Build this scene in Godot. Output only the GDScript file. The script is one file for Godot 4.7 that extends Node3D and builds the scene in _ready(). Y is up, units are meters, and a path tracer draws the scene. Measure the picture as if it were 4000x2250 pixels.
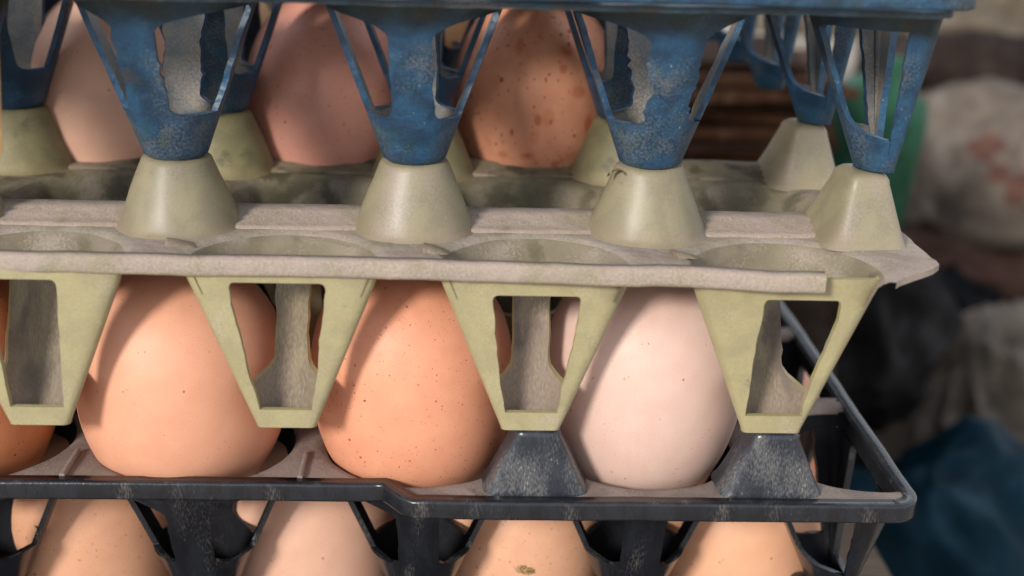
extends Node3D
# Lengths are written in millimetres and committed in metres.
const MM := 0.001
const P := 48.0
var taken := {}
var M := {}
var edge_tint := Color(1, 1, 1)
var dirt = null            # optional: local point (mm) -> colour that multiplies the material
var dirt_noise := FastNoiseLite.new()

# ---------------------------------------------------------------- naming
func numbered(called: String) -> String:
	var n: int = taken.get(called, 0)
	taken[called] = n + 1
	return called if n == 0 else "%s_%03d" % [called, n]

func tag(o: Node, label: String, category: String, group := "") -> void:
	o.set_meta("label", label)
	o.set_meta("category", category)
	if group != "":
		o.set_meta("group", group)

func thing(called: String, at: Vector3, turn := 0.0) -> Node3D:
	var o := Node3D.new()
	o.name = numbered(called)
	add_child(o)
	o.position = at * MM
	o.rotation.y = turn
	return o

func put(called: String, mesh: Mesh, parent: Node3D, at := Vector3.ZERO, turn := 0.0) -> MeshInstance3D:
	var o := MeshInstance3D.new()
	o.mesh = mesh
	o.name = numbered(called) if parent == self else called
	o.position = at * MM
	o.rotation.y = turn
	parent.add_child(o, true)
	return o

# ---------------------------------------------------------------- mesh helpers
func start() -> SurfaceTool:
	var st := SurfaceTool.new()
	st.begin(Mesh.PRIMITIVE_TRIANGLES)
	return st

func worn_edge(p: Vector3) -> Color:
	return edge_tint * (1.0 + 1.8 * clampf(dirt_noise.get_noise_3dv(p * 1.7) * 2.2, 0, 1))

func tri(st: SurfaceTool, a: Vector3, b: Vector3, c: Vector3, g: int, col := Color.WHITE) -> void:
	for v: Vector3 in [a, b, c]:
		st.set_smooth_group(g)
		st.set_color(col if dirt == null else col * dirt.call(v))
		st.add_vertex(v.snapped(Vector3.ONE * 0.002) * MM)

func quad(st: SurfaceTool, a: Vector3, b: Vector3, c: Vector3, d: Vector3, g: int, col := Color.WHITE) -> void:
	tri(st, a, b, c, g, col)
	tri(st, a, c, d, g, col)

func done(st: SurfaceTool, m: Material, into: ArrayMesh = null) -> ArrayMesh:
	st.generate_normals()
	var am := into if into else ArrayMesh.new()
	st.commit(am)
	am.surface_set_material(am.get_surface_count() - 1, m)
	return am

# grid of rows of points; both windings are given by flip
func sheet(st: SurfaceTool, rows: Array, g: int, flip: bool, col := Color.WHITE) -> void:
	for i in rows.size() - 1:
		var a: PackedVector3Array = rows[i]
		var b: PackedVector3Array = rows[i + 1]
		for j in a.size() - 1:
			if flip:
				quad(st, a[j], b[j], b[j + 1], a[j + 1], g, col)
			else:
				quad(st, a[j], a[j + 1], b[j + 1], b[j], g, col)

# horizontal offset of each row by the thickness, towards the left of its direction of travel
func inset(rows: Array, th: float, closed := false) -> Array:
	var out := []
	for r: PackedVector3Array in rows:
		var q := PackedVector3Array()
		var n := r.size()
		for j in n:
			var a: Vector3 = r[j - 1] if j > 0 else (r[n - 2] if closed else r[0])
			var b: Vector3 = r[j + 1] if j < n - 1 else (r[1] if closed else r[n - 1])
			var d := b - a
			var nn := Vector3(-d.z, 0, d.x)
			nn = nn.normalized() if nn.length() > 1e-6 else Vector3.ZERO
			q.append(r[j] + nn * th)
		out.append(q)
	return out

# a wall with thickness: outer face, inner face and its edges. outer goes to so, inner to si
func shell(so: SurfaceTool, si: SurfaceTool, rows: Array, th: float, closed := false, ends := true, base := 1) -> void:
	var inner := inset(rows, th, closed)
	sheet(so, rows, base, false)
	sheet(si, inner, base + 1, true)
	var n: int = rows[0].size()
	if not closed:
		for i in rows.size() - 1:
			quad(so, rows[i][0], rows[i + 1][0], inner[i + 1][0], inner[i][0], base + 2, worn_edge(rows[i][0]))
			quad(so, rows[i][n - 1], inner[i][n - 1], inner[i + 1][n - 1], rows[i + 1][n - 1], base + 3, worn_edge(rows[i][n - 1]))
	if ends:
		var l := rows.size() - 1
		for j in n - 1:
			quad(so, rows[0][j], inner[0][j], inner[0][j + 1], rows[0][j + 1], base + 4, edge_tint)
			quad(so, rows[l][j], rows[l][j + 1], inner[l][j + 1], inner[l][j], base + 5, edge_tint)

# ---------------------------------------------------------------- cups
func ang(r: float, phi: float, y: float) -> Vector3:
	return Vector3(sin(phi) * r, y, cos(phi) * r)

var cup_top := 18.7      # radius of a cup at the deck and how fast it narrows
var cup_slope := 0.363
var half_more := Vector2(0.7, 0.034)

func prof(d: float) -> float:
	return cup_top - cup_slope * d

func ring_rows(ds: Array, n: int) -> Array:
	var rows := []
	for d: float in ds:
		var q := PackedVector3Array()
		var r := prof(minf(d, 34.0)) - (0.9 if d > 34.2 else 0.0)
		for j in n + 1:
			q.append(ang(r, -TAU * j / n, -d))
		rows.append(q)
	return rows

func spaced(a: float, b: float, n: int, ends := 1.0) -> Array:
	var out := []
	for i in n + 1:
		var t := float(i) / n
		out.append(lerpf(a, b, lerpf(t, 0.5 - 0.5 * cos(PI * t), ends)))
	return out

# a round cup: rim ring, four strips with slots between, a solid foot with a floor
func full_cup(seed_: int, mo: Material, mi: Material, jag := 0.25, widths := [], ring_top := 25.0, ring0 := 4.0, flare := 4.6) -> ArrayMesh:
	var so := start()
	var si := start()
	var nz := FastNoiseLite.new()
	nz.seed = seed_
	nz.frequency = 0.16
	shell(so, si, ring_rows([1.3, 2.0, ring0], 40), 1.2, true, false, 10)
	shell(so, si, ring_rows([ring_top, ring_top + 0.5, 28.0, 31.0, 33.0, 34.0, 34.7], 40), 1.2, true, true, 20)
	for k in 4:
		var rows := []
		var wl: float = widths[k * 2] if widths.size() else 4.4
		var wr: float = widths[k * 2 + 1] if widths.size() else 4.4
		for d: float in spaced(ring0, ring_top, 34):
			var r := prof(d)
			var thin := 2.9 / r
			var full := (PI / 2 - thin) * r
			var half := []
			for s in 2:
				var w: float = wl if s == 0 else wr
				w += nz.get_noise_2d(d * 0.5, k * 50.0 + s * 25.0) * jag * 2.2 + maxf(0.0, absf(nz.get_noise_2d(d * 4.0, k * 70.0 + s * 35.0)) - 0.25) * maxf(0.0, jag - 0.3) * 3.0
				var x := clampf((ring0 + flare - d) / flare, 0, 1)
				var e := (1.0 - sqrt(maxf(0.0, 1.0 - x * x)))
				var x2 := clampf((d - (ring_top - 1.6)) / 1.6, 0, 1)
				e = maxf(e, 1.0 - sqrt(maxf(0.0, 1.0 - x2 * x2)) if x2 < 0.999 else 1.0) if d > 12.0 else e
				if d > 12.0 and x2 > 0.0 and x2 < 0.999:
					e *= 0.35
				if k % 2 == 0:
					half.append(thin * (1.0 + 0.5 * jag * nz.get_noise_2d(d * 0.5, k * 31.0 + s * 11.0)) if d > ring0 + 0.1 and d < ring_top - 0.1 else thin)
				else:
					half.append(clampf(lerpf(w, full, e) / r, 0.05, PI / 2 - thin))
			var q := PackedVector3Array()
			for j in 13:
				q.append(ang(r, k * PI / 2 + half[0] - (half[0] + half[1]) * j / 12.0, -d))
			rows.append(q)
		shell(so, si, rows, 1.25, false, false, 30 + k * 6)
	var rf := prof(33.4)
	for j in 24:
		var a := TAU * j / 24
		var b := TAU * (j + 1) / 24
		tri(si, Vector3(0, -33.2, 0), ang(rf, b, -33.2), ang(rf, a, -33.2), 90)
		tri(so, Vector3(0, -34.7, 0), ang(rf - 1.0, a, -34.7), ang(rf - 1.0, b, -34.7), 91)
	return done(si, mi, done(so, mo))

# half cup at a tray's edge: flat windowed front at +z, round back with a middle strip
func d_outline(d: float, zf: float, from_front := -1.0, to_back := -1.0) -> PackedVector3Array:
	var r := cup_top + half_more.x - (cup_slope + half_more.y) * d
	var z := lerpf(zf, 1.0, clampf(d / 34.4, 0, 1))
	var q := PackedVector3Array()
	var c := z * 0.85
	var cx := lerpf(2.8, 1.0, d / 34.4)
	if from_front < 0.0:                       # whole outline, closed
		var xs := r - cx
		for j in 13:
			q.append(Vector3(lerpf(xs, -xs, j / 12.0), -d, z))
		q.append(Vector3(-r + cx * 0.4, -d, z - c * 0.3))
		q.append(Vector3(-r, -d, z - c))
		for j in 25:
			var phi := -PI / 2 - PI * j / 24.0
			q.append(ang(r, phi, -d))
		q.append(Vector3(r, -d, z - c))
		q.append(Vector3(r - cx * 0.4, -d, z - c * 0.3))
		q.append(q[0])
		return q
	var xe := minf(from_front, r - cx - 0.2)     # left leg: from the window's edge round the corner to the slot
	for j in 5:
		q.append(Vector3(-lerpf(xe, r - cx, j / 4.0), -d, z))
	q.append(Vector3(-r + cx * 0.4, -d, z - c * 0.3))
	q.append(Vector3(-r, -d, z - c))
	for j in 5:
		q.append(ang(r, -PI / 2 - to_back * j / 4.0, -d))
	return q

func mirror(rows: Array) -> Array:
	var out := []
	for r: PackedVector3Array in rows:
		var q := PackedVector3Array()
		for j in range(r.size() - 1, -1, -1):
			q.append(Vector3(-r[j].x, r[j].y, r[j].z))
		out.append(q)
	return out

func half_cup(seed_: int, zf: float, mo: Material, mi: Material, jag := 0.25, win := [8.6, 8.6], strip := [3.6, 3.6], win_top := 4.6, back_top := 7.2) -> ArrayMesh:
	var so := start()
	var si := start()
	var nz := FastNoiseLite.new()
	nz.seed = seed_
	nz.frequency = 0.14
	var wrap := 0.2
	var top := []
	for d: float in [1.25, 2.5, win_top]:
		top.append(d_outline(d, zf))
	shell(so, si, top, 1.3, true, true, 10)
	var foot := []
	for d: float in [30.6, 31.2, 32.6, 34.0, 34.4]:
		foot.append(d_outline(d, zf))
	shell(so, si, foot, 1.3, true, true, 20)
	for s in 2:
		var rows := []
		for d: float in spaced(win_top, 30.6, 26):
			var t := (d - win_top) / (30.6 - win_top)
			var w := lerpf(win[s], 5.2, t) + nz.get_noise_2d(d * 0.7, s * 40.0 + 9.0) * jag * 1.4 + maxf(0.0, absf(nz.get_noise_2d(d * 5.0, s * 90.0)) - 0.3) * jag * 1.2
			var x := clampf((win_top + 1.4 - d) / 1.4, 0, 1)
			w -= 1.2 * (1.0 - sqrt(1.0 - x * x))
			rows.append(d_outline(d, zf, w, wrap + 0.03 * nz.get_noise_2d(d * 2.0, 3.0)))
		shell(so, si, mirror(rows) if s else rows, 1.5, false, false, 30 + s * 6)
	var rows2 := []
	for d: float in spaced(win_top, 30.6, 26):
		var r := cup_top + half_more.x - (cup_slope + half_more.y) * d
		var half := []
		for s in 2:
			var w: float = strip[s] + nz.get_noise_2d(d, 200.0 + s * 60.0) * jag * 1.2
			var a := asin(clampf(w / r, 0, 1))
			var x := clampf((d - 23.0) / 4.0, 0, 1)
			var e := 1.0 - sqrt(maxf(0, 1.0 - x * x))
			var x2 := clampf((back_top + 1.6 - d) / 1.6, 0, 1)
			e = maxf(e, 1.0 - sqrt(maxf(0.0, 1.0 - x2 * x2)))
			half.append(lerpf(a, PI / 2 - wrap, e))
		var q := PackedVector3Array()
		for j in 13:
			q.append(ang(r, PI + half[0] - (half[0] + half[1]) * j / 12.0, -d))
		rows2.append(q)
	shell(so, si, rows2, 1.3, false, false, 50)
	var o := d_outline(33.2, zf)
	for j in o.size() - 1:
		tri(si, Vector3(0, -33.0, 0), o[j + 1] * Vector3(0.93, 1, 0.93), o[j] * Vector3(0.93, 1, 0.93), 90)
		tri(so, Vector3(0, -34.4, 0), o[j] * Vector3(1, 0, 1) * 0.95 - Vector3(0, 34.4, 0), o[j + 1] * Vector3(1, 0, 1) * 0.95 - Vector3(0, 34.4, 0), 91)
	return done(si, mi, done(so, mo))

# ---------------------------------------------------------------- posts
func round_post(m: Material, seed_ := 1) -> ArrayMesh:
	var st := start()
	var nz := FastNoiseLite.new()
	nz.seed = seed_
	nz.frequency = 0.09
	var pr := [[13.4, -0.3], [12.6, 0.35], [12.0, 1.2], [10.9, 4.0], [9.6, 7.2], [8.3, 10.4], [7.3, 12.9], [6.95, 13.7], [6.5, 14.1], [0.0, 14.15]]
	var rows := []
	for p: Array in pr:
		var q := PackedVector3Array()
		for j in 41:
			var v := ang(p[0], -TAU * (j % 40) / 40, p[1])
			q.append(v * Vector3(1, 0, 1) * (1.0 + 0.035 * nz.get_noise_3dv(v)) + Vector3(0, v.y + (0.25 * nz.get_noise_2d(v.x, v.z) if p[1] > 12.0 else 0.0), 0))
		rows.append(q)
	sheet(st, rows, 1, true)
	return done(st, m)

func square_post(m: Material, out_ := 5.6, inn := 7.0, wide := 10.6, h := 14.1, top_wide := 4.9, e := 0.45, soft := 1.6) -> ArrayMesh:   # its flat face looks along +x
	var st := start()
	var rows := []
	for k in 15:
		var t := k / 10.0 if k <= 10 else 1.0
		var y := -0.3 + (h - soft + 0.3) * t
		var s := 0.0
		if k > 10:
			var a := (k - 10) / 4.0 * PI / 2
			y = h - soft + soft * sin(a)
			s = soft * (1.0 - cos(a))
			if k == 14:
				s = soft + 0.4
		var ff := 1.5 * exp(-t * 9.0)
		var o := lerpf(out_, 4.6, t) - s + ff * 0.15
		var i := lerpf(inn, 4.4, t) - s + ff
		var w := lerpf(wide, top_wide, t) - s + ff * 0.2
		var q := PackedVector3Array()
		for j in 41:
			var a := -TAU * j / 40
			var c := cos(a)
			var sn := sin(a)
			q.append(Vector3((o if c > 0 else i) * signf(c) * pow(absf(c), e), y, w * signf(sn) * pow(absf(sn), e)))
		rows.append(q)
	var top := PackedVector3Array()
	for j in 41:
		top.append(Vector3(0, h + 0.05, 0))
	rows.append(top)
	sheet(st, rows, 1, false)
	return done(st, m)

# ---------------------------------------------------------------- deck
var dn := FastNoiseLite.new()

func deck_y(x: float, z: float) -> float:
	return dn.get_noise_2d(x, z) * 0.35

# o: zmax, zmin, xmax, xmin are callables or numbers giving the deck's outline
func deck(o: Dictionary, m: Material) -> ArrayMesh:
	var tops := start()
	var wells := start()
	var tops_in := start()
	var wells_in := start()
	var st := tops
	var hole := cup_top
	var inside := func(x: float, z: float) -> bool:
		return z < o.zmax.call(x) and z > -o.get("zback", 146.0) and x < o.xmax.call(z) and x > -149.0
	for i in 6:
		for j in 7:
			if o.gap.call(i, j):
				continue
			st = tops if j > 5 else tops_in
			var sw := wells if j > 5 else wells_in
			var cx := (i - 2.5) * P
			var cz := (j - 3.0) * P
			var x0 := -24.0 if i > 0 else -29.0
			var x1 := 24.0 if i < 5 else 36.0
			var z0 := -24.0 if j > 0 else -36.0
			var z1 := 24.0 if j < 6 else 36.0
			var angs := []
			for k in 72:
				angs.append(TAU * k / 72)
			for c: Vector2 in [Vector2(x0, z0), Vector2(x1, z0), Vector2(x0, z1), Vector2(x1, z1), Vector2(x1, o.zmax.call(cx + x1) - cz), Vector2(x0, o.zmax.call(cx + x0) - cz), Vector2(o.xmax.call(cz + z1) - cx, z1), Vector2(o.xmax.call(cz + z0) - cx, z0)]:
				angs.append(fposmod(atan2(c.x, c.y), TAU))
			angs.sort()
			angs.append(angs[0] + TAU)
			var outer := []
			for a: float in angs:
				var lo := 0.0
				var hi := 60.0
				for it in 22:
					var mid := (lo + hi) / 2
					var x := sin(a) * mid
					var z := cos(a) * mid
					if x > x0 - 0.01 and x < x1 and z > z0 and z < z1 and inside.call(cx + x, cz + z):
						lo = mid
					else:
						hi = mid
				outer.append(lo)
			for k in angs.size() - 1:
				var a0: float = angs[k]
				var a1: float = angs[k + 1]
				var r0: float = outer[k]
				var r1: float = outer[k + 1]
				if a1 - a0 < 1e-4 or (r0 < hole + 1.1 and r1 < hole + 1.1):
					if r0 < hole + 1.1 or r1 < hole + 1.1:
						continue
				r0 = maxf(r0, hole + 1.0)
				r1 = maxf(r1, hole + 1.0)
				var prev := []
				for s in 9:
					var pair := []
					for e in 2:
						var a: float = a0 if e == 0 else a1
						var ro: float = r0 if e == 0 else r1
						var rr: float = [hole - lerpf(1.9, 4.5, o.scoop), hole - lerpf(1.9, 3.05, o.scoop), hole - lerpf(1.85, 2.2, o.scoop), hole - 1.2, hole - 0.2, hole + 0.9, lerpf(hole + 0.9, ro, 0.33), lerpf(hole + 0.9, ro, 0.66), ro][s]
						var yy: float = [-lerpf(2.0, 7.0, o.scoop), -lerpf(1.8, 3.4, o.scoop), -1.55, -0.7, -0.15, 0.0, 0.0, 0.0, 0.0][s]
						var x := cx + sin(a) * rr
						var z := cz + cos(a) * rr
						pair.append(Vector3(x, yy + (deck_y(x, z) if s > 2 else deck_y(x, z) * 0.7), z))
					if s > 0:
						quad(sw if s < 4 else st, prev[0], prev[1], pair[1], pair[0], 1)
						if s > 5:
							var dn2 := Vector3(0, -1.2, 0)
							quad(st, prev[0] + dn2, pair[0] + dn2, pair[1] + dn2, prev[1] + dn2, 2)
					prev = pair
				if not inside.call(cx + sin(a0) * (r0 + 0.06), cz + cos(a0) * (r0 + 0.06)):
					var dn3 := Vector3(0, -1.2, 0)
					quad(st, prev[0], prev[1], prev[1] + dn3, prev[0] + dn3, 3)
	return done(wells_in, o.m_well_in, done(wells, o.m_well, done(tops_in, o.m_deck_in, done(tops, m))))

# a bar with a rounded section swept along a path; the path's right-hand side is outside
func sweep(path: Array, section: Array, m: Material, wob := 0.25, seed_ := 3, caps := true, worn := Color.WHITE) -> ArrayMesh:
	var st := start()
	var nz := FastNoiseLite.new()
	nz.seed = seed_
	nz.frequency = 0.035
	var pts := []
	for i in path.size() - 1:
		var a: Vector3 = path[i]
		var b: Vector3 = path[i + 1]
		var n := maxi(1, int(a.distance_to(b) / 2.5))
		for k in n:
			pts.append(a.lerp(b, float(k) / n))
	pts.append(path[-1])
	var rows := []
	for i in pts.size():
		var p: Vector3 = pts[i]
		var d: Vector3 = pts[mini(i + 1, pts.size() - 1)] - pts[maxi(i - 1, 0)]
		var nn := Vector3(d.z, 0, -d.x).normalized() * -1.0
		var q := PackedVector3Array()
		var wy := nz.get_noise_2d(p.x + p.z, 5.0) * wob * 1.6
		var wz := nz.get_noise_2d(p.x + p.z, 60.0) * wob * 1.6
		var fine := nz.get_noise_2d((p.x + p.z) * 9.0, 90.0) * wob * 0.5
		for k in section.size() + 1:
			var s: Vector2 = section[k % section.size()]
			q.append(p + nn * (s.x + wz + (fine if s.x > 0.5 else 0.0)) + Vector3.UP * (s.y + wy + (fine if s.y < -2.0 else 0.0)))
		rows.append(q)
	for i in rows.size() - 1:
		var a: PackedVector3Array = rows[i]
		var b: PackedVector3Array = rows[i + 1]
		for j in a.size() - 1:
			var col := Color.WHITE
			if worn.r > 5.0 and j == 0:
				col = Color.WHITE.lerp(Color(6.5, 4.6, 3.3), clampf(0.75 + nz.get_noise_2d((a[j].x + a[j].z) * 2.0, 33.0), 0, 1))
			elif worn != Color.WHITE and (j == 5 or j == 6 or j == 2):
				col = Color.WHITE.lerp(worn, clampf(0.18 + nz.get_noise_2d((a[j].x + a[j].z) * 14.0, j * 9.0) * 1.5 + nz.get_noise_2d((a[j].x + a[j].z) * 1.5, 200.0) * 0.8, 0, 1) * (0.4 if j == 2 else 1.0))
			quad(st, a[j], a[j + 1], b[j + 1], b[j], 1, col)
	if caps:
		for e in 2:
			var r: PackedVector3Array = rows[0] if e == 0 else rows[-1]
			var c := Vector3.ZERO
			for k in section.size():
				c += r[k] / section.size()
			for k in section.size():
				tri(st, c, r[k + (1 - e)], r[k + e], 5 + e)
	return done(st, m)

func bar_section(w: float, top: float, bot: float, c := 0.7) -> Array:
	var h := c * 0.3
	return [Vector2(-0.6, top), Vector2(w - c, top), Vector2(w - h, top - h), Vector2(w, top - c), Vector2(w - 0.1, (top + bot) * 0.5), Vector2(w, bot + c), Vector2(w - h, bot + h), Vector2(w - c, bot), Vector2(-0.6, bot)]

# ---------------------------------------------------------------- textures
func noise_bytes(size: int, type: int, freq: float, seed_: int, oct := 4) -> PackedByteArray:
	var n := FastNoiseLite.new()
	n.noise_type = type
	n.seed = seed_
	n.frequency = freq
	n.fractal_octaves = oct
	var im := n.get_seamless_image(size, size)
	im.convert(Image.FORMAT_L8)
	return im.get_data()

func smooth(a: float, b: float, x: float) -> float:
	var t := clampf((x - a) / (b - a), 0, 1)
	return t * t * (3 - 2 * t)

# base colours a-b mottled, dust c, stain d, flecks e; amounts 0-1
func grime(seed_: int, a: Color, b: Color, c: Color, d: Color, e: Color, dust: float, stain: float, fleck: float, grain := 0.10, size := 512) -> ImageTexture:
	var big := noise_bytes(size, FastNoiseLite.TYPE_SIMPLEX_SMOOTH, 0.008, seed_, 5)
	var mid := noise_bytes(size, FastNoiseLite.TYPE_SIMPLEX_SMOOTH, 0.022, seed_ + 1, 5)
	var low := noise_bytes(size, FastNoiseLite.TYPE_SIMPLEX_SMOOTH, 0.012, seed_ + 2, 6)
	var fine := noise_bytes(size, FastNoiseLite.TYPE_SIMPLEX_SMOOTH, 0.26, seed_ + 3, 3)
	var out := PackedByteArray()
	out.resize(size * size * 3)
	for i in size * size:
		var f := fine[i] / 255.0
		var col := a.lerp(b, smooth(0.3, 0.7, mid[i] / 255.0))
		col = col.lerp(c, smooth(0.95 - dust, 1.25 - dust, big[i] / 255.0 * 0.75 + f * 0.35))
		col = col.lerp(d, smooth(0.97 - stain, 1.1 - stain, low[i] / 255.0 * 0.8 + f * 0.22) * 0.75)
		col = col.lerp(e, smooth(0.98 - fleck, 1.06 - fleck, f * 0.72 + mid[i] / 255.0 * 0.3))
		var g := 1.0 + (f - 0.5) * 2.0 * grain
		out[i * 3] = clampi(int(col.r * g * 255), 0, 255)
		out[i * 3 + 1] = clampi(int(col.g * g * 255), 0, 255)
		out[i * 3 + 2] = clampi(int(col.b * g * 255), 0, 255)
	return ImageTexture.create_from_image(Image.create_from_data(size, size, false, Image.FORMAT_RGB8, out))

# a nearly white map with a faint mottle and dots: [count, radius in pixels, colour] each
func shell_map(seed_: int, mottle: float, dots: Array) -> ImageTexture:
	var size := 512
	var mid := noise_bytes(size, FastNoiseLite.TYPE_SIMPLEX_SMOOTH, 0.014, seed_, 4)
	var fine := noise_bytes(size, FastNoiseLite.TYPE_SIMPLEX_SMOOTH, 0.3, seed_ + 1, 2)
	var px := PackedFloat32Array()
	px.resize(size * size * 3)
	for i in size * size:
		var m := (mid[i] / 255.0 - 0.5) * mottle
		var g := 0.955 + (fine[i] / 255.0 - 0.5) * 0.07
		px[i * 3] = g + m * 0.5
		px[i * 3 + 1] = g + m * 0.9
		px[i * 3 + 2] = g + m
	var rng := RandomNumberGenerator.new()
	rng.seed = seed_
	for d: Array in dots:
		for k in d[0]:
			var c := Vector2(rng.randf() * size, rng.randf() * size)
			var r: float = d[1] * rng.randf_range(0.5, 1.6)
			var col: Color = d[2]
			var strength := rng.randf_range(0.25, 0.95)
			var sq := rng.randf_range(0.7, 1.3)
			for y in range(int(c.y - r * 1.4 - 1), int(c.y + r * 1.4 + 2)):
				for x in range(int(c.x - r * 1.4 - 1), int(c.x + r * 1.4 + 2)):
					var e := Vector2((x - c.x) * sq, (y - c.y) / sq).length() / r
					if e < 1.3:
						var a := strength * smooth(1.3, 0.5, e)
						var at := (posmod(y, size) * size + posmod(x, size)) * 3
						px[at] = lerpf(px[at], col.r, a)
						px[at + 1] = lerpf(px[at + 1], col.g, a)
						px[at + 2] = lerpf(px[at + 2], col.b, a)
	var out := PackedByteArray()
	out.resize(size * size * 3)
	for i in size * size * 3:
		out[i] = clampi(int(px[i] * 255.0), 0, 255)
	return ImageTexture.create_from_image(Image.create_from_data(size, size, false, Image.FORMAT_RGB8, out))

func bumps(freq: float, seed_: int, strength: float, type := FastNoiseLite.TYPE_SIMPLEX_SMOOTH, size := 512, oct := 4) -> NoiseTexture2D:
	var n := FastNoiseLite.new()
	n.seed = seed_
	n.noise_type = type
	n.frequency = freq
	n.fractal_octaves = oct
	var t := NoiseTexture2D.new()
	t.width = size
	t.height = size
	t.seamless = true
	t.noise = n
	t.as_normal_map = true
	t.bump_strength = strength
	return t

func mat(called: String, tex: Texture2D, rough: float, bump: Texture2D = null, bs := 1.0, tile := 90.0, world := true, spec := 0.5) -> StandardMaterial3D:
	var m := StandardMaterial3D.new()
	m.resource_name = called
	m.albedo_texture = tex
	m.roughness = rough
	m.metallic_specular = spec
	m.uv1_triplanar = true
	m.uv1_world_triplanar = world
	m.uv1_scale = Vector3.ONE * (1000.0 / tile)
	m.uv1_triplanar_sharpness = 4.0
	m.vertex_color_use_as_albedo = true
	if bump:
		m.normal_enabled = true
		m.normal_texture = bump
		m.normal_scale = bs
	return m

func rgb(r: int, g: int, b: int) -> Color:
	return Color(r / 255.0, g / 255.0, b / 255.0)

# ---------------------------------------------------------------- eggs
func egg_point(r: float, a: float, b: float, nz: FastNoiseLite, t: float, phi: float) -> Vector3:
	var y := cos(t)
	var p := ang(r * (pow(1.0 - pow(y, 2.75), 0.5) if y > 0.0 else sin(t)), phi, y * (a if y > 0 else b))
	return p * (1.0 + 0.012 * nz.get_noise_3d(p.x, p.y, p.z))

func egg_noise(seed_: int) -> FastNoiseLite:
	var nz := FastNoiseLite.new()
	nz.seed = seed_
	nz.frequency = 0.02
	return nz

func egg_smudge(r: float, a: float, b: float, seed_: int, m: Material) -> ArrayMesh:
	var st := start()
	var nz := egg_noise(seed_)
	var hole := FastNoiseLite.new()
	hole.frequency = 0.23
	for i in 16:
		for j in 34:
			var u := j / 17.0 - 1.0
			var v := i / 8.0 - 1.0
			if u * u + v * v > 0.9 + hole.get_noise_2d(i, j) * 0.8 or hole.get_noise_2d(i * 1.7 + 50.0, j * 0.8) > 0.12:
				continue
			var q := []
			for c: Vector2 in [Vector2(0, 0), Vector2(0, 1), Vector2(1, 1), Vector2(1, 0)]:
				q.append(egg_point(r, a, b, nz, 1.285 + (i + c.x - 8) * 0.0046 + (j - 17) * 0.0006, (j + c.y - 17) * 0.0066) * 1.004)
			quad(st, q[0], q[1], q[2], q[3], 1)
	return done(st, m)

func egg_mesh(r: float, a: float, b: float, seed_: int) -> ArrayMesh:
	var st := start()
	var nz := egg_noise(seed_)
	var rows := []
	for i in 41:
		var q := PackedVector3Array()
		for j in 65:
			q.append(egg_point(r, a, b, nz, PI * i / 40, TAU * j / 64))
		rows.append(q)
	for i in 40:
		for j in 64:
			for c: Array in [[i, j], [i, j + 1], [i + 1, j + 1], [i, j], [i + 1, j + 1], [i + 1, j]]:
				st.set_smooth_group(1)
				st.set_uv(Vector2(c[1] / 64.0 * 3.0, c[0] / 40.0 * 1.7))
				st.add_vertex(rows[c[0]][c[1] % 64] * MM)
	st.generate_normals()
	st.generate_tangents()
	return st.commit()

func egg_material(col: Color, tex: Texture2D) -> StandardMaterial3D:
	var m := mat("eggshell", tex, 0.47, M.pores, 0.15, 42.0, false, 0.42)
	m.albedo_color = col
	m.uv1_triplanar = false
	m.uv1_world_triplanar = false
	m.uv1_scale = Vector3.ONE
	m.vertex_color_use_as_albedo = false
	m.subsurf_scatter_enabled = true
	m.subsurf_scatter_strength = 0.06
	return m

# ---------------------------------------------------------------- cloth heaps in the background
func lump(size: Vector3, seed_: int, crumple: float, freq: float, m: Material, power := 0.8, folds := 0.0, tint = null) -> ArrayMesh:
	var st := start()
	var nz := FastNoiseLite.new()
	nz.seed = seed_
	nz.frequency = freq
	nz.fractal_type = FastNoiseLite.FRACTAL_RIDGED
	nz.fractal_octaves = 3
	var rows := []
	for i in 61:
		var t := PI * i / 60
		var q := PackedVector3Array()
		for j in 97:
			var phi := TAU * j / 96
			var dir := Vector3(sin(t) * sin(phi), cos(t), sin(t) * cos(phi))
			var p := Vector3(signf(dir.x) * pow(absf(dir.x), power), signf(dir.y) * pow(absf(dir.y), power), signf(dir.z) * pow(absf(dir.z), power)) * size
			var k := nz.get_noise_3d(p.x, p.y * (0.35 if folds > 0.0 else 1.0), p.z)
			q.append(p + dir * k * crumple)
		rows.append(q)
	if tint == null:
		sheet(st, rows, 1, false)
	else:
		for i in 60:
			for j in 96:
				var c: Vector3 = (rows[i][j] + rows[i + 1][j + 1]) / 2
				quad(st, rows[i][j], rows[i][j + 1], rows[i + 1][j + 1], rows[i + 1][j], 1, tint.call(c))
	return done(st, m)

# ---------------------------------------------------------------- trays
func number(v: float) -> Callable:
	return func(_s: float) -> float: return v

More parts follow.
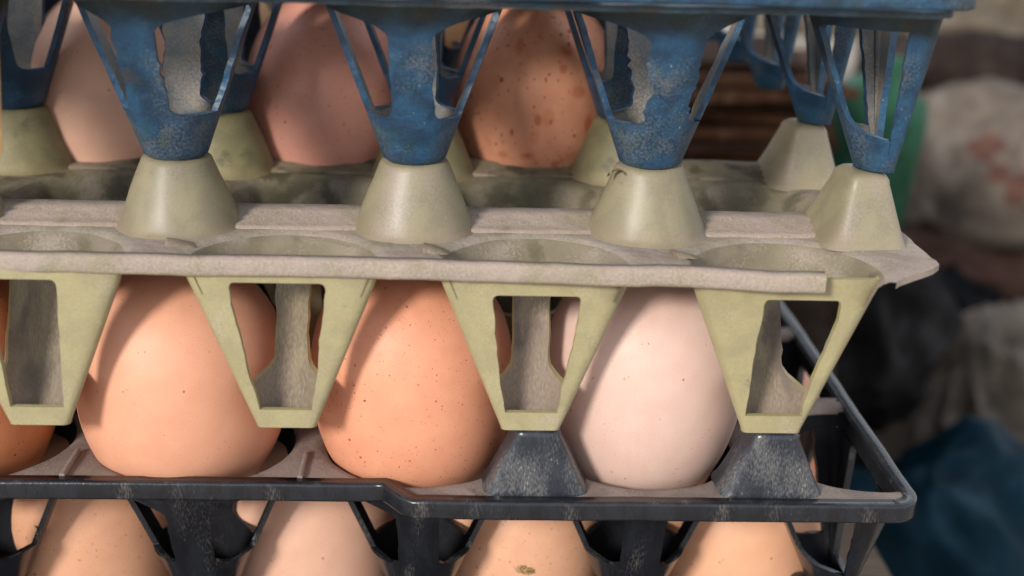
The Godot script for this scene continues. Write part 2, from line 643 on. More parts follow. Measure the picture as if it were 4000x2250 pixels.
# local axes: edge posts along +-x, half cups along +-z, deck top at y = 0
func make_tray(called: String, at: Vector3, turn: float, o: Dictionary) -> Node3D:
	var t := thing(called, at, turn)
	put("deck", deck(o, o.m_deck), t)
	var rib_section := [Vector2(-6.5, -0.6), Vector2(4.2, -0.4), Vector2(4.4, 0.25), Vector2(3.2, 0.75), Vector2(0.6, 0.95), Vector2(0.0, 1.45), Vector2(-2.0, 1.55), Vector2(-2.6, 2.1), Vector2(-7.4, 2.3), Vector2(-8.4, 1.6), Vector2(-8.6, -0.2)]
	var rib := sweep([Vector3(-140, 0, 0), Vector3(140, 0, 0)], rib_section, o.m_deck, 0.15, 11)
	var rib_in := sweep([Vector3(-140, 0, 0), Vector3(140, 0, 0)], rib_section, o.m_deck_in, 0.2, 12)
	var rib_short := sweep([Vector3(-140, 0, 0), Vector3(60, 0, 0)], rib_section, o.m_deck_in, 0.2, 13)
	if o.get("ribs", false):
		for j in 6:
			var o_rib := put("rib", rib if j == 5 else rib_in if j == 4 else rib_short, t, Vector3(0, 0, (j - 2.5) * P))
			o_rib.name = "rib" if j == 0 else "rib_%03d" % j
	for L: Array in o.lips:
		put(L[0], sweep(L[1], L[2], o.m_lip, o.get("wob", 0.25), 7 + L[1].size(), true, o.get("worn", edge_tint)), t)
	for i in 6:
		for j in 7:
			if o.gap.call(i, j):
				continue
			var c := Vector3((i - 2.5) * P, 0, (j - 3) * P)
			var turn_cup := 0.0
			var mesh: Mesh
			if j == 0 or j == 6:
				mesh = o.half.call(i, j)
				turn_cup = PI if j == 0 else 0.0
			else:
				mesh = o.full.call(i, j)
			put("cup", mesh, t, c, turn_cup)
	for j in 6:
		for i in 5:
			if o.gap.call(i, j) and i > 3 and j < 4:
				continue
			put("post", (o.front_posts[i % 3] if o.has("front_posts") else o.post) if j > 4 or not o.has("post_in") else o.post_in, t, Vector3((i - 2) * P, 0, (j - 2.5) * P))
		for s in [-1, 1]:
			if o.skip.call(s, j):
				continue
			var at_post := Vector3(s * 139.8, 0, (j - 2.5) * P)
			put("edge_post", o.edge_post, t, at_post, (0.0 if s > 0 else PI) + o.get("post_turn", 0.0))
	return t

func materials() -> void:
	M.pores = bumps(0.28, 5, 5.0, FastNoiseLite.TYPE_SIMPLEX_SMOOTH, 512, 2)
	var fine := bumps(0.10, 21, 6.0)
	var rough := bumps(0.05, 22, 9.0)
	var olive_t := grime(10, rgb(150, 140, 106), rgb(157, 147, 110), rgb(164, 152, 128), rgb(112, 104, 84), rgb(205, 200, 180), 0.32, 0.2, 0.015, 0.045)
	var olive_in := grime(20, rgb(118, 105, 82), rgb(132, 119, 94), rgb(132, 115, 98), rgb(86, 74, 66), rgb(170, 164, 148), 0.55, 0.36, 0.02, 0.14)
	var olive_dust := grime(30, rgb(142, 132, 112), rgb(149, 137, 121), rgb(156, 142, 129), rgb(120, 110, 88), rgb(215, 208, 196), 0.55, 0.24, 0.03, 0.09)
	var black_t := grime(40, rgb(26, 27, 31), rgb(33, 35, 40), rgb(80, 76, 72), rgb(20, 20, 23), rgb(160, 153, 142), 0.32, 0.14, 0.1, 0.16)
	var black_dust := grime(50, rgb(112, 99, 92), rgb(124, 110, 101), rgb(134, 119, 110), rgb(70, 62, 58), rgb(170, 160, 150), 0.5, 0.2, 0.03, 0.10)
	var black_in := grime(55, rgb(24, 25, 29), rgb(30, 30, 33), rgb(50, 46, 44), rgb(18, 17, 19), rgb(120, 112, 104), 0.24, 0.2, 0.02, 0.12)
	var blue_t := grime(60, rgb(31, 58, 82), rgb(37, 75, 104), rgb(88, 92, 100), rgb(66, 60, 60), rgb(168, 164, 160), 0.33, 0.28, 0.17, 0.14)
	var blue_in := grime(70, rgb(92, 94, 94), rgb(108, 104, 98), rgb(126, 116, 106), rgb(48, 60, 72), rgb(160, 154, 146), 0.42, 0.3, 0.04, 0.12)
	M.olive = mat("olive_plastic", olive_t, 0.45, fine, 0.05)
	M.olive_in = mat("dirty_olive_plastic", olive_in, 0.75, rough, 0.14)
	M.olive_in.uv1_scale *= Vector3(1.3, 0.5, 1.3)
	M.olive_post = mat("dusty_post_plastic", grime(15, rgb(132, 123, 98), rgb(141, 132, 104), rgb(146, 132, 116), rgb(108, 96, 78), rgb(202, 196, 178), 0.45, 0.2, 0.015, 0.045), 0.45)
	M.olive_well = mat("shaded_dusty_well_plastic", grime(32, rgb(116, 106, 86), rgb(128, 117, 97), rgb(146, 133, 119), rgb(86, 80, 58), rgb(205, 198, 186), 0.42, 0.3, 0.02, 0.06), 0.85)  # well walls: shade of the recess painted into the dusty colour
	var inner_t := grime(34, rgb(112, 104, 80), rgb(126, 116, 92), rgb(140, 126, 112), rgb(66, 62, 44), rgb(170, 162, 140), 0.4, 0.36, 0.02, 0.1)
	M.olive_inner_deck = mat("shaded_grimy_olive_plastic", inner_t, 0.7, rough, 0.1)  # back rows: shade under the blue tray put into the colour, with grime
	M.olive_inner_post = mat("shaded_grimy_post_plastic", grime(36, rgb(126, 118, 84), rgb(138, 130, 92), rgb(136, 124, 104), rgb(84, 80, 56), rgb(176, 170, 148), 0.34, 0.3, 0.015, 0.06), 0.6)  # back posts: darker than the front ones, shade painted into the grimy colour
	M.olive_dust = mat("dusty_olive_plastic", olive_dust, 0.9, rough, 0.14)
	M.black = mat("black_plastic", black_t, 0.24, fine, 0.05)
	M.black_peg = mat("scuffed_black_plastic", grime(45, rgb(38, 41, 48), rgb(47, 50, 57), rgb(84, 84, 84), rgb(26, 27, 31), rgb(150, 148, 144), 0.42, 0.2, 0.2, 0.2), 0.28, fine, 0.05)
	M.black_peg.uv1_scale *= Vector3(1.6, 0.6, 1.6)
	M.black.uv1_scale *= Vector3(1.5, 0.4, 1.5)
	M.black_in = mat("dirty_black_plastic", black_in, 0.85, null, 0.04, 90.0, true, 0.2)
	M.black_dust = mat("dusty_black_plastic", black_dust, 0.9, rough, 0.08)
	M.blue = mat("blue_plastic", blue_t, 0.46, rough, 0.16)
	M.blue_in = mat("dirty_blue_plastic", blue_in, 0.75, rough, 0.14)
	# eggshell: nearly white maps that multiply each egg's own colour
	M.shell_plain = shell_map(80, 0.05, [[26, 2.0, rgb(170, 120, 96)], [60, 1.3, rgb(196, 160, 140)], [14, 1.6, rgb(255, 255, 255)]])
	M.shell_spotted = shell_map(90, 0.12, [[46, 4.2, rgb(168, 116, 92)], [260, 2.0, rgb(146, 98, 78)], [20, 13.0, rgb(212, 172, 150)]])
	M.shell_speck = shell_map(95, 0.07, [[230, 1.4, rgb(140, 90, 68)], [24, 2.2, rgb(120, 74, 58)], [420, 1.2, rgb(206, 176, 158)]])

func _ready() -> void:
	dn.seed = 4
	dn.frequency = 0.05
	# --- camera
	var cam := Camera3D.new()
	cam.name = "camera"
	add_child(cam)
	var rt := Vector3(0.99926239, 0.02574976, 0.02848895)
	var up := Vector3(-0.01514343, 0.94598222, -0.32386466)
	var fw := Vector3(0.03528948, -0.32319435, -0.9456744)
	var lens := CameraAttributesPhysical.new()
	lens.frustum_focal_length = 52.7
	lens.frustum_focus_distance = 0.262
	lens.exposure_aperture = 12.5
	lens.frustum_near = 0.01
	lens.frustum_far = 60.0
	cam.attributes = lens
	cam.transform = Transform3D(Basis(rt, up, -fw), Vector3(-12.907, 72.949, 228.242) * MM)
	cam.current = true
	# --- sky, light, exposure
	var env := Environment.new()
	env.background_mode = Environment.BG_SKY
	env.tonemap_mode = Environment.TONE_MAPPER_LINEAR
	env.tonemap_exposure = 2.4
	env.sdfgi_enabled = true
	env.ssao_enabled = true
	env.ssil_enabled = true
	var sm := ProceduralSkyMaterial.new()
	sm.sky_top_color = Color(0.74, 0.77, 0.82)
	sm.sky_horizon_color = Color(0.97, 0.96, 0.95)
	sm.ground_bottom_color = Color(0.16, 0.14, 0.12)
	sm.ground_horizon_color = Color(0.3, 0.28, 0.26)
	sm.sun_angle_max = 1.0
	var sky := Sky.new()
	sky.sky_material = sm
	env.sky = sky
	env.background_energy_multiplier = 0.72
	var we := WorldEnvironment.new()
	we.name = "world"
	we.environment = env
	add_child(we)
	var sun := DirectionalLight3D.new()
	sun.name = "sun"
	sun.light_color = Color(1.0, 0.98, 0.955)
	sun.light_energy = 0.5
	sun.light_angular_distance = 12.0
	sun.shadow_enabled = true
	add_child(sun)
	sun.look_at_from_position(Vector3(-0.58, 0.45, 0.85), Vector3.ZERO)
	materials()
	# --- what the stack stands on
	var bench := thing("wooden_bench", Vector3(-72, -132.4, -144))
	tag(bench, "low wooden bench of rough planks under the stack of egg trays", "bench")
	var plank := start()
	box(plank, Vector3(-190, -28, -39.2), Vector3(190, 0, 39.2))
	var plank_mesh := done(plank, M_wood(rgb(96, 78, 60), 7))
	for k in 5:
		put("plank", plank_mesh, bench, Vector3(0, 0, (k - 2) * 80.0))
	var leg := start()
	box(leg, Vector3(-22, -360, -22), Vector3(22, -28, 22))
	var leg_mesh := done(leg, M_wood(rgb(84, 68, 52), 8))
	for sx in [-1, 1]:
		for sz in [-1, 1]:
			put("leg", leg_mesh, bench, Vector3(sx * 165.0, 0, sz * 160.0))
	var ground := MeshInstance3D.new()
	ground.name = "ground"
	var gp := PlaneMesh.new()
	gp.size = Vector2(60, 60)
	ground.mesh = gp
	var gm := mat("dirt", grime(120, rgb(150, 140, 128), rgb(160, 148, 134), rgb(166, 154, 140), rgb(110, 98, 88), rgb(140, 128, 112), 0.4, 0.25, 0.02, 0.12, 256), 0.95, null, 1.0, 700.0)
	ground.material_override = gm
	ground.position = Vector3(0, -0.4924, 0)
	ground.set_meta("kind", "structure")
	add_child(ground)
	trays()
	eggs()
	background()

func box(st: SurfaceTool, lo: Vector3, hi: Vector3) -> void:
	var c := 1.5
	var rows := []
	for s: Array in [[0.0, c], [c, 0.0]]:
		pass
	var p := []
	for k in 8:
		p.append(Vector3(hi.x if k & 1 else lo.x, hi.y if k & 2 else lo.y, hi.z if k & 4 else lo.z))
	quad(st, p[2], p[6], p[7], p[3], 1)
	quad(st, p[0], p[1], p[5], p[4], 2)
	quad(st, p[4], p[5], p[7], p[6], 3)
	quad(st, p[1], p[0], p[2], p[3], 4)
	quad(st, p[5], p[1], p[3], p[7], 5)
	quad(st, p[0], p[4], p[6], p[2], 6)

func M_wood(c: Color, s: int) -> StandardMaterial3D:
	var m := mat("wood", grime(s * 13, c, c.darkened(0.2), c.lightened(0.1), c.darkened(0.5), c.lightened(0.2), 0.4, 0.25, 0.02, 0.12, 256), 0.85, null, 1.0, 160.0)
	m.uv1_scale = Vector3(1.5, 9, 9)
	return m

func trays() -> void:
	# olive: warped front edge and a broken corner (local z = world z + 144, local x = world x + 72)
	var front := func(x: float) -> float:
		var w := x - 72.0
		w = x + -72.0
		var pts := [[-230.0, 140.5], [-100.0, 143.3], [0.0, 145.6], [54.0, 148.8], [67.0, 151.6], [77.5, 143.0], [90.0, 130.0]]
		for k in pts.size() - 1:
			if w <= pts[k + 1][0]:
				return lerpf(pts[k][1], pts[k + 1][1], clampf((w - pts[k][0]) / (pts[k + 1][0] - pts[k][0]), 0, 1))
		return 130.0
	dirt_noise.frequency = 0.05
	dirt = func(p: Vector3) -> Color:
		var n := dirt_noise.get_noise_3dv(p)
		return Color(1.0 + n * 0.12, 1.0 + n * 0.10, 1.0 + n * 0.02).lerp(Color(0.98, 0.88, 0.92), smooth(5.0, 0.0, p.y) * 0.6 if p.y > 0.0 else 0.0)
	edge_tint = Color(1.05, 1.03, 0.84)
	cup_top = 19.4
	cup_slope = 0.385
	half_more = Vector2(0.0, 0.012)
	var zf := func(i: int) -> float: return front.call((i - 2.5) * P) - 144.0
	var oh := {}
	for i in 6:
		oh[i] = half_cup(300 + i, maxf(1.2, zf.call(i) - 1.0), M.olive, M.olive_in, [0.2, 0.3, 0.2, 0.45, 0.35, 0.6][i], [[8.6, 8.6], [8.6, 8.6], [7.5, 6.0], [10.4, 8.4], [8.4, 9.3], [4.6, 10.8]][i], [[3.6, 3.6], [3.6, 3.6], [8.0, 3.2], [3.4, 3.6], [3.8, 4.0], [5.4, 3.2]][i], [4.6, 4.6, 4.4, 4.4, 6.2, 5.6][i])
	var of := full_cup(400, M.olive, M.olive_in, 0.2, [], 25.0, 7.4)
	var rect := bar_section(1.9, 0.7, -3.2, 0.9)
	var fl := []
	for k in 30:
		var wx := lerpf(-219.0, 54.0, k / 29.0)
		fl.append(Vector3(wx + 72.0, 0.0, front.call(wx + 72.0)))
	var side := [Vector3(148.6, -0.4, 66), Vector3(148.6, -0.4, 118)]
	var o := {
		"zmax": front, "xmax": func(z: float) -> float: return 150.6 + 0.5 * dn.get_noise_2d(z * 6.0, 40.0) - maxf(0.0, 118.0 - z) * 0.02,
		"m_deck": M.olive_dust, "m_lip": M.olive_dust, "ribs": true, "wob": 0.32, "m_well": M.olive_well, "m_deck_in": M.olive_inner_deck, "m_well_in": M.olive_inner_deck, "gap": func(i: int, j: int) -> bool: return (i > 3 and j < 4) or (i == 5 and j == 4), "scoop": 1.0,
		"lips": [["front_lip", fl, rect],
			["side_lip", [side[1], side[0]], bar_section(1.4, 0.3, -2.6, 0.6)],
			["back_lip", [Vector3(70, 0, -146), Vector3(-149, 0, -146)], rect],
			["side_lip", [Vector3(-149, 0, -146), Vector3(-149, 0, 140)], rect]],
		"half": func(i: int, _j: int) -> Mesh: return oh[i], "full": func(_i: int, _j: int) -> Mesh: return of,
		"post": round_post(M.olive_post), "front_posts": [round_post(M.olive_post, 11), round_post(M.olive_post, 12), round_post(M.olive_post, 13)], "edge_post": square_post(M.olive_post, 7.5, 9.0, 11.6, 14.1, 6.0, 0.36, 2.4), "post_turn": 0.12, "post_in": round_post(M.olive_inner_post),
		"skip": func(s: int, j: int) -> bool: return s > 0 and j < 4}
	var olive := make_tray("egg_tray", Vector3(-72, 0, -144), 0.0, o)
	tag(olive, "dusty olive plastic egg tray with broken corner, between the blue and black trays", "egg tray", "egg trays of one stack")
	details(olive)
	# black: its front runs along local +x, with a step in the rim; half cups look to the right
	dirt = null
	edge_tint = Color(3.2, 3.2, 3.4)
	half_more = Vector2(0.7, 0.034)
	cup_top = 22.2
	cup_slope = 0.425
	var xf := func(z: float) -> float: return lerpf(146.8, 139.8, clampf((z + 47.5) / 6.0, 0, 1))
	var bh := half_cup(500, 4.6, M.black, M.black_in, 0.2, [10.0, 10.0], [3.6, 3.6], 4.6, 5.0)
	var bf := []
	for k in 3:
		bf.append(full_cup(510 + k, M.black, M.black_in, 0.2, [] if k != 1 else [4.4, 4.4, 4.4, 4.4, 5.4, 4.4, 4.4, 4.4], 25.0, 5.4, 4.6))
	var bs := bar_section(2.3, 0.5, -3.6, 0.6)
	var corner := func(cx: float, cz: float, a0: float, r := 4.0) -> Array:
		var q := []
		for k in 7:
			var a: float = a0 + PI / 2 * k / 6.0
			q.append(Vector3(cx + sin(a) * r, 0, cz + cos(a) * r))
		return q
	var fpath := [Vector3(139.8, 0, 144), Vector3(139.8, 0, -41.5), Vector3(141.0, 0, -43), Vector3(145.6, 0, -46.5), Vector3(146.8, 0, -48), Vector3(146.8, 0, -144)]
	var mk := func(worn: Color, zside: float, xfun: Callable, fp: Array, hm: Callable, fm: Callable, mdeck: Material, mlip: Material, ms: Material, sec: Array, skip: Callable) -> Dictionary:
		var ring := fp.duplicate()
		ring.append_array(corner.call(142.8, 4.0 - zside, PI / 2))
		ring.append_array([Vector3(-145, 0, -zside)])
		return {"zmax": number(146.0), "zback": zside, "scoop": 0.0, "worn": worn, "m_well": mdeck, "m_deck_in": mdeck, "m_well_in": mdeck, "gap": func(_i: int, _j: int) -> bool: return false, "xmax": xfun, "m_deck": mdeck, "m_lip": mlip, "wob": 0.12,
			"lips": [["rim", ring, sec], ["back_rim", [Vector3(-149, 0, -zside), Vector3(-149, 0, 146)], sec], ["side_rim", [Vector3(-149, 0, 146), Vector3(139.8, 0, 146)], sec]],
			"half": hm, "full": fm, "post": round_post(ms), "edge_post": square_post(ms), "skip": skip}
	var black := make_tray("egg_tray", Vector3(-70.5, -48.8, -144), -PI / 2, mk.call(Color(30, 26, 21), 148.0, xf, fpath,
		func(_i: int, _j: int) -> Mesh: return bh, func(i: int, j: int) -> Mesh: return bf[(j + 1) % 3] if i == 5 else bf[0],
		M.black_dust, M.black, M.black_peg, bs, func(s: int, j: int) -> bool: return s > 0 and j > 1))
	tag(black, "black plastic egg tray with a stepped rim, holding the large eggs below the olive tray", "egg tray", "egg trays of one stack")
	for k in 3:
		put("seam", sweep([Vector3(128, 0, (k * 2 - 1) * 24.0 + (24.0 if k == 9 else 0.0)), Vector3(139.5, 0, (k * 2 - 1) * 24.0)], [Vector2(-0.6, -0.2), Vector2(0.6, -0.2), Vector2(0.5, 1.0), Vector2(-0.5, 1.0)], M.black_dust, 0.0), black)
	# blue
	dirt_noise.frequency = 0.11
	dirt_noise.seed = 77
	dirt = func(p: Vector3) -> Color:
		var n := dirt_noise.get_noise_3dv(p) * 1.6
		var n2 := dirt_noise.get_noise_3dv(p * 2.3 + Vector3(40, 0, 0)) * 1.6
		var c := Color.WHITE.lerp(Color(2.0, 0.62, 0.36), smooth(0.0, 1.0, smooth(11.0, 1.0, -p.y) * (1.1 if p.y < -1.0 else 0.45) + n * 0.45 - 0.1))
		return c.lerp(Color(4.4, 1.15, 0.55), smooth(0.4, 0.85, n2 - 0.1 + smooth(24.0, 33.0, -p.y) * 0.3) * 0.8)
	edge_tint = Color(7.5, 3.2, 2.1)
	cup_top = 18.7
	cup_slope = 0.363
	var lh := half_cup(600, 3.0, M.blue, M.blue_in, 0.3, [8.0, 8.0], [2.6, 2.6], 5.0, 4.5)
	var lf := []
	lf.append(full_cup(610, M.blue, M.blue_in, 0.25))
	lf.append(full_cup(611, M.blue, M.blue_in, 0.8, [4.4, 4.4, 0.8, 7.6, 4.4, 4.4, 4.4, 4.4]))
	lf.append(full_cup(612, M.blue, M.blue_in, 0.5, [4.4, 4.4, 4.3, 4.3, 4.4, 4.4, 4.4, 4.4]))
	lf.append(full_cup(613, M.blue, M.blue_in, 1.2, [4.4, 4.4, 6.2, 3.0, 4.4, 4.4, 4.4, 4.4]))
	var bluepath := [Vector3(146.8, 0, 144), Vector3(146.8, 0, -142)]
	var blue := make_tray("egg_tray", Vector3(-72, 48.8, -144), -PI / 2, mk.call(Color(4, 2, 1.3), 146.0, number(146.8), bluepath,
		func(_i: int, _j: int) -> Mesh: return lh, func(i: int, j: int) -> Mesh: return lf[[0, 3, 2, 1, 0, 2, 0][j]] if i == 5 else lf[0],
		M.blue, M.blue, M.blue, bar_section(3.4, 4.2, 0.4, 0.7), func(_s: int, _j: int) -> bool: return false))
	tag(blue, "scuffed blue plastic egg tray on top of the stack, its slotted cups on olive posts", "egg tray", "egg trays of one stack")
	dirt = null
	# the tray under the lowest eggs, below the frame
	var low := olive.duplicate() as Node3D
	low.name = numbered("egg_tray")
	add_child(low)
	low.position = Vector3(-72, -97.7, -144) * MM
	for c in low.get_children():
		var mi := c as MeshInstance3D
		for k in mi.mesh.get_surface_count():
			mi.set_surface_override_material(k, M.black)
	tag(low, "lowest egg tray of the stack, black plastic, under the stepped black tray", "egg tray", "egg trays of one stack")

func details(olive: Node3D) -> void:
	# torn flaps of flash standing up in front of the round posts, and a curled chip on one post
	var at := [Vector3(-71.5, 0, -9.2), Vector3(-21.5, 0, -7.5), Vector3(27.0, 0, -6.4)]
	for k in 3:
		var st := start()
		var face := start()
		var rows := []
		for i in 9:
			var u := i / 8.0
			var q := PackedVector3Array()
			for j in 9:
				var a := PI * j / 8.0
				var h: float = [1.1, 1.5, 1.2][k] * pow(1.0 - u, 0.6) - 0.15
				q.append(Vector3(u * [6.0, 5.0, 4.5][k], maxf(sin(a) * h, -0.1), -cos(a) * (2.4 - u * 0.9) + sin(i * 2.0 + k) * 0.15 + u * 1.5))
			rows.append(q)
		sheet(st, rows, 1, true)
		for j in 8:
			tri(face, rows[0][j] , rows[0][j + 1], Vector3(0, -0.1, 0), 2)
		put("torn_ridge", done(face, M.olive_in, done(st, M.olive_well)), olive, at[k] + Vector3(72, 0, 144), [0.1, -0.05, 0.2][k])
	var st2 := start()
	var rows3 := []
	for i in 12:
		var a := i / 11.0 * 4.2
		var q := PackedVector3Array()
		for j in 3:
			q.append(Vector3(-cos(a) * 1.5 * (1.0 + 0.2 * j), sin(a) * 1.6, j * 0.7))
		rows3.append(q)
	sheet(st2, rows3, 1, false)
	var back := []
	for r: PackedVector3Array in rows3:
		var q := PackedVector3Array()
		for v in r:
			q.append(v * 0.84)
		back.append(q)
	sheet(st2, back, 2, true)
	put("curled_chip", done(st2, M.olive), olive, Vector3(24 - 7.2 + 72, 12.4, -24 + 4 + 144))

func eggs() -> void:
	# [x, y of the widest ring, z, radius, up, down, lean, colour, map, label, group]
	var mid := "large eggs in the black tray"
	var upper := "eggs in the olive tray"
	var lower := "eggs under the black tray"
	var list := [
		[-73.4, -36.5, -24.0, 22.1, 28.5, 27.0, 0.0, rgb(224, 162, 130), M.shell_plain, "large peach egg, first whole one from the left in the black tray", mid],
		[-24.2, -35.0, -24.0, 21.7, 28.0, 29.0, 0.0, rgb(224, 154, 120), M.shell_speck, "large orange brown egg with fine pores between the peach and the pink egg", mid],
		[25.4, -32.8, -24.0, 21.7, 25.5, 31.5, 0.0, rgb(216, 182, 166), M.shell_plain, "palest pinkish egg in the black tray, beside its right-hand posts", mid],
		[-123.0, -39.0, -24.0, 21.8, 30.0, 25.5, 0.0, rgb(206, 132, 88), M.shell_speck, "dark orange egg cut off by the left edge in the black tray", mid],
		[-103.0, 7.0, -92.0, 21.5, 33.0, 23.0, 0.0, rgb(228, 178, 152), M.shell_plain, "light tan egg behind the leftmost blue cup in the olive tray", upper],
		[-48.5, 7.0, -92.0, 21.5, 33.5, 23.0, 0.0, rgb(216, 152, 132), M.shell_speck, "pinkish brown egg between the first two blue cups in the olive tray", upper],
		[4.0, 9.0, -92.0, 21.2, 33.0, 23.0, 0.0, rgb(218, 150, 116), M.shell_spotted, "dark brown spotted egg right of the second blue cup in the olive tray", upper],
		[-27.0, 6.0, -142.0, 21.0, 32.0, 23.0, 0.0, rgb(214, 158, 106), M.shell_speck, "yellowish tan egg glimpsed through the slots of the second blue cup", upper],
		[-78.0, 6.0, -142.0, 21.0, 32.0, 23.0, 0.0, rgb(214, 168, 120), M.shell_plain, "tan egg in the dark row behind the tan and pinkish eggs", upper],
		[-151.0, 6.0, -92.0, 21.0, 32.0, 23.0, 0.0, rgb(210, 150, 118), M.shell_plain, "tan egg at the far left of the olive tray, behind the fibre cord", upper],
		[-102.0, -90.5, -47.0, 21.8, 33.5, 23.0, 0.0, rgb(216, 160, 126), M.shell_speck, "speckled tan egg at the lower left under the black tray", lower],
		[-49.5, -90.5, -47.0, 21.8, 33.5, 23.0, 0.0, rgb(220, 172, 146), M.shell_plain, "smooth pale pinkish tan egg under the black tray, next to the speckled tan egg", lower],
		[1.0, -90.5, -47.0, 21.8, 33.5, 23.0, 0.0, rgb(222, 168, 134), M.shell_speck, "tan egg with a greenish smudge under the middle of the black tray", lower],
		[54.0, -91.0, -47.0, 22.0, 33.5, 23.0, 0.0, rgb(226, 170, 134), M.shell_plain, "golden tan egg at the lower right under the black tray", lower],
		[-150.0, -90.5, -47.0, 21.8, 33.5, 23.0, 0.0, rgb(214, 160, 122), M.shell_plain, "tan egg cut off by the left edge under the black tray", lower],
	]
	for k in 5:
		list.append([-98.0 + k * 48.0 - 24.0, -90.5, -96.0, 21.5, 33.0, 23.0, 0.0, rgb(214, 158 - k * 3, 120), M.shell_plain, "", lower])
	var n := 0
	for e: Array in list:
		n += 1
		var mesh := egg_mesh(e[3], e[4], e[5], n * 7)
		mesh.surface_set_material(0, egg_material(e[7], e[8]))
		var egg := put("egg", mesh, self, Vector3(e[0], e[1], e[2]))
		egg.rotation = Vector3(sin(n * 2.1) * 0.05, 0, sin(n * 3.7) * 0.04)
		var label: String = e[9]
		if label.contains("greenish smudge"):
			put("smudge", egg_smudge(e[3], e[4], e[5], n * 7, cloth("smudge", rgb(122, 104, 58), 0.8, 10.0)), egg)
		if label == "":
			label = "tan egg in the shaded second row under the black tray, %s from the left" % ["first", "second", "third", "fourth", "fifth"][n - 16]
		tag(egg, label, "egg", e[10])

func cloth(called: String, c: Color, rough := 0.8, tile := 120.0) -> StandardMaterial3D:
	return mat(called, grime(hash(called) % 900, c, c.darkened(0.15), c.lightened(0.12), c.darkened(0.4), c.lightened(0.3), 0.35, 0.2, 0.02, 0.08, 256), rough, null, 1.0, tile, true, 0.2)

func sheet_thing(rows: Array, th: float, m: Material) -> ArrayMesh:
	var st := start()
	var back := []
	for r: PackedVector3Array in rows:
		var q := PackedVector3Array()
		for v in r:
			q.append(v + Vector3(0, 0, -th))
		back.append(q)
	sheet(st, rows, 1, false)
	sheet(st, back, 2, true)
	var n: int = rows[0].size() - 1
	for i in rows.size() - 1:
		quad(st, rows[i][0], rows[i + 1][0], back[i + 1][0], back[i][0], 3)
		quad(st, rows[i][n], back[i][n], back[i + 1][n], rows[i + 1][n], 4)
	return done(st, m)

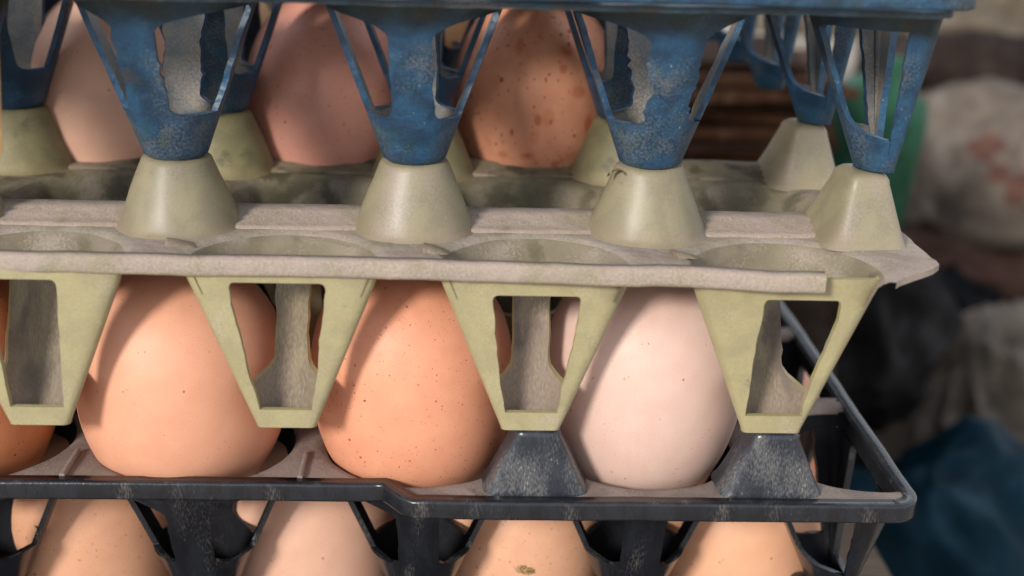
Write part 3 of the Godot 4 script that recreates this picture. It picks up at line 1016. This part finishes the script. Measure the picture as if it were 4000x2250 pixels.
func background() -> void:
	var mound := lump(Vector3(1100, 300, 620), 31, 40, 0.004, cloth("dark_tarpaulin", rgb(17, 15, 15), 0.8, 300.0), 0.85)
	var b := put("tarpaulin", mound, self, Vector3(120, -520, -900))
	tag(b, "dark tarpaulin heaped over goods behind the egg trays", "tarpaulin")
	var t := put("cloth_bundle", lump(Vector3(62, 84, 60), 33, 26, 0.009, cloth("teal_cloth", rgb(5, 34, 46), 0.55), 0.95, 1.0), self, Vector3(208, -268, -290))
	tag(t, "teal blue crumpled cloth bundle right of the black tray's corner", "cloth")
	var g := put("plastic_bag", lump(Vector3(42, 62, 40), 34, 24, 0.018, cloth("grey_plastic", rgb(104, 94, 84), 0.45), 0.9, 1.0), self, Vector3(284, -232, -430))
	tag(g, "crumpled grey brown plastic bag behind the teal cloth", "bag")
	var k2 := put("plastic_bag", lump(Vector3(120, 46, 60), 36, 24, 0.012, cloth("black_plastic_bag", rgb(10, 10, 12), 0.5), 0.9), self, Vector3(350, -232, -530))
	tag(k2, "black plastic bag between the grey bag and the pale sack", "bag")
	for k in 2:
		var w := put("white_bundle", lump(Vector3(26, 18, 24), 35 + k, 6, 0.03, cloth("white_plastic", rgb(150, 146, 140), 0.5), 0.9), self, Vector3(316 + k * 3, -194 - k * 40.0, -425))
		tag(w, ["upper white bundle at the right edge beside the grey bag", "lower white bundle at the right edge beside the grey bag"][k], "bundle", "white bundles")
	var red := func(c: Vector3) -> Color:
		for s: Array in [[Vector3(-64, 26, 70), 12.0], [Vector3(-48, 4, 76), 16.0], [Vector3(-60, 14, 70), 9.0]]:
			if Vector2(c.x - s[0].x, c.y - s[0].y).length() < s[1] * (0.6 + 0.4 * sin(c.x * 0.35) * cos(c.y * 0.3)) and c.z > 0.0:
				return Color(0.82, 0.5, 0.47)
		return Color.WHITE
	var s := put("printed_sack", lump(Vector3(92, 52, 74), 37, 20, 0.0065, cloth("pale_sack", rgb(100, 90, 81), 0.8), 0.75, 0.0, red), self, Vector3(382, -122, -620))
	tag(s, "crumpled pale beige sack with red print behind the olive corner", "sack")
	var d := put("brown_cloth", lump(Vector3(120, 26, 60), 41, 10, 0.012, cloth("brown_cloth", rgb(70, 50, 42), 0.85), 0.85), self, Vector3(392, -186, -585))
	tag(d, "dark brown folded cloth under the pale sack", "cloth")
	var dk := put("brown_cloth", lump(Vector3(150, 20, 40), 43, 10, 0.012, cloth("dark_cloth", rgb(42, 34, 30), 0.85), 0.85), self, Vector3(400, -66, -690))
	tag(dk, "dark strip of cloth lying between the pale sack and the plastic wrap", "cloth")
	var c := put("plastic_wrap", lump(Vector3(260, 90, 120), 39, 44, 0.013, cloth("crinkled_plastic", rgb(100, 90, 76), 0.4), 0.9), self, Vector3(520, -92, -980))
	tag(c, "crinkled brownish plastic wrap heaped in the upper right", "plastic wrap")
	# green canister leaning behind the corner of the trays
	var gs := start()
	var rows := []
	for p: Array in [[0.0, -30.0], [23.0, -30.0], [25.5, -28.0], [26.0, 40.0], [24.0, 52.0], [14.0, 60.0], [9.0, 62.0], [9.0, 72.0], [0.0, 72.0]]:
		var q := PackedVector3Array()
		for j in 33:
			q.append(ang(p[0], -TAU * j / 32, p[1]))
		rows.append(q)
	sheet(gs, rows, 1, true)
	var gr := put("green_canister", done(gs, cloth("green_plastic", rgb(42, 84, 62), 0.5)), self, Vector3(187, -88, -400))
	gr.rotation.z = -0.12
	tag(gr, "green plastic canister leaning behind the olive tray's corner posts", "canister")
	# pale sheet of card
	var pr := []
	for i in 13:
		var q := PackedVector3Array()
		for j in 9:
			var u := j / 8.0 - 0.5
			var v := 0.5 - i / 12.0
			q.append(Vector3(u * 60.0 + v * 8.0, v * 92.0, sin(u * 3.0) * 8.0 - v * 20.0))
		pr.append(q)
	var sh := put("card_sheet", sheet_thing(pr, 1.5, cloth("pale_card", rgb(140, 135, 127), 0.8)), self, Vector3(166, -64, -470))
	sh.rotation.y = -0.2
	tag(sh, "pale bent sheet of card standing left of the green canister", "card")
	var dl := put("dark_bundle", lump(Vector3(60, 46, 44), 47, 12, 0.014, cloth("dark_bundle", rgb(24, 22, 22), 0.8), 0.9), self, Vector3(180, -164, -400))
	tag(dl, "dark cloth bundle that the green canister stands on", "bundle")
	var crate := start()
	box(crate, Vector3(-70, -300, -55), Vector3(70, 0, 55))
	var cr := put("dark_crate", done(crate, cloth("dark_crate", rgb(44, 34, 28), 0.85)), self, Vector3(84, -82.5, -352))
	tag(cr, "dark brown wooden crate under the stack of flattened cartons", "crate")
	# brown flattened boxes
	var slab := start()
	box(slab, Vector3(-62, 0, -48), Vector3(62, 4.2, 48))
	var sm := done(slab, cloth("brown_card", rgb(84, 56, 38), 0.85, 60.0))
	var sm2: Mesh = sm.duplicate()
	sm2.surface_set_material(0, cloth("dark_brown_card", rgb(56, 38, 28), 0.9, 60.0))
	for k in 14:
		var o := put("flat_carton", sm2 if k % 3 == 1 else sm, self, Vector3(82 + sin(k * 2.3) * 9.0, -82 + k * 5.4, -352 + cos(k * 1.7) * 10.0), sin(k * 1.9) * 0.2)
		o.rotation.z = sin(k * 1.3) * 0.015
		tag(o, "brown flattened carton, %s of the dark stack behind the olive tray" % ["lowest", "second from bottom", "third from bottom", "fourth from bottom", "fifth from bottom", "sixth from bottom", "seventh from bottom", "seventh from top", "sixth from top", "fifth from top", "fourth from top", "third from top", "second from top", "topmost"][k], "carton", "stack of brown flattened cartons")
	# fibre cord hanging at the left edge of the view, in front of the trays
	var cord := thing("fibre_cord", Vector3(-91.5, 30, 14))
	tag(cord, "straw coloured fibre cord hanging down in front of the trays at the left", "cord")
	var straw := cloth("straw", rgb(196, 156, 106), 0.6, 30.0)
	for k in 5:
		var path := []
		for i in 25:
			var v := i / 24.0
			var a := k * 1.26 + v * 3.0
			var rad := lerpf(2.0, 0.4, v)
			path.append(Vector3(cos(a) * rad + lerpf(1.6, -1.8, v), lerpf(95.0, -3.0 - k * 1.5, v), sin(a) * rad))
		put("strand", tube(path, 1.35, 0.4, straw), cord)

func tube(path: Array, r0: float, r1: float, m: Material) -> ArrayMesh:
	var st := start()
	var rows := []
	for i in path.size():
		var d: Vector3 = (path[mini(i + 1, path.size() - 1)] - path[maxi(i - 1, 0)]).normalized()
		var e := d.cross(Vector3.FORWARD).normalized()
		var f := d.cross(e)
		var q := PackedVector3Array()
		for j in 11:
			var a := TAU * j / 10
			q.append(path[i] + (e * cos(a) + f * sin(a) * 0.6) * lerpf(r0, r1, float(i) / path.size()))
		rows.append(q)
	sheet(st, rows, 1, false)
	return done(st, m)
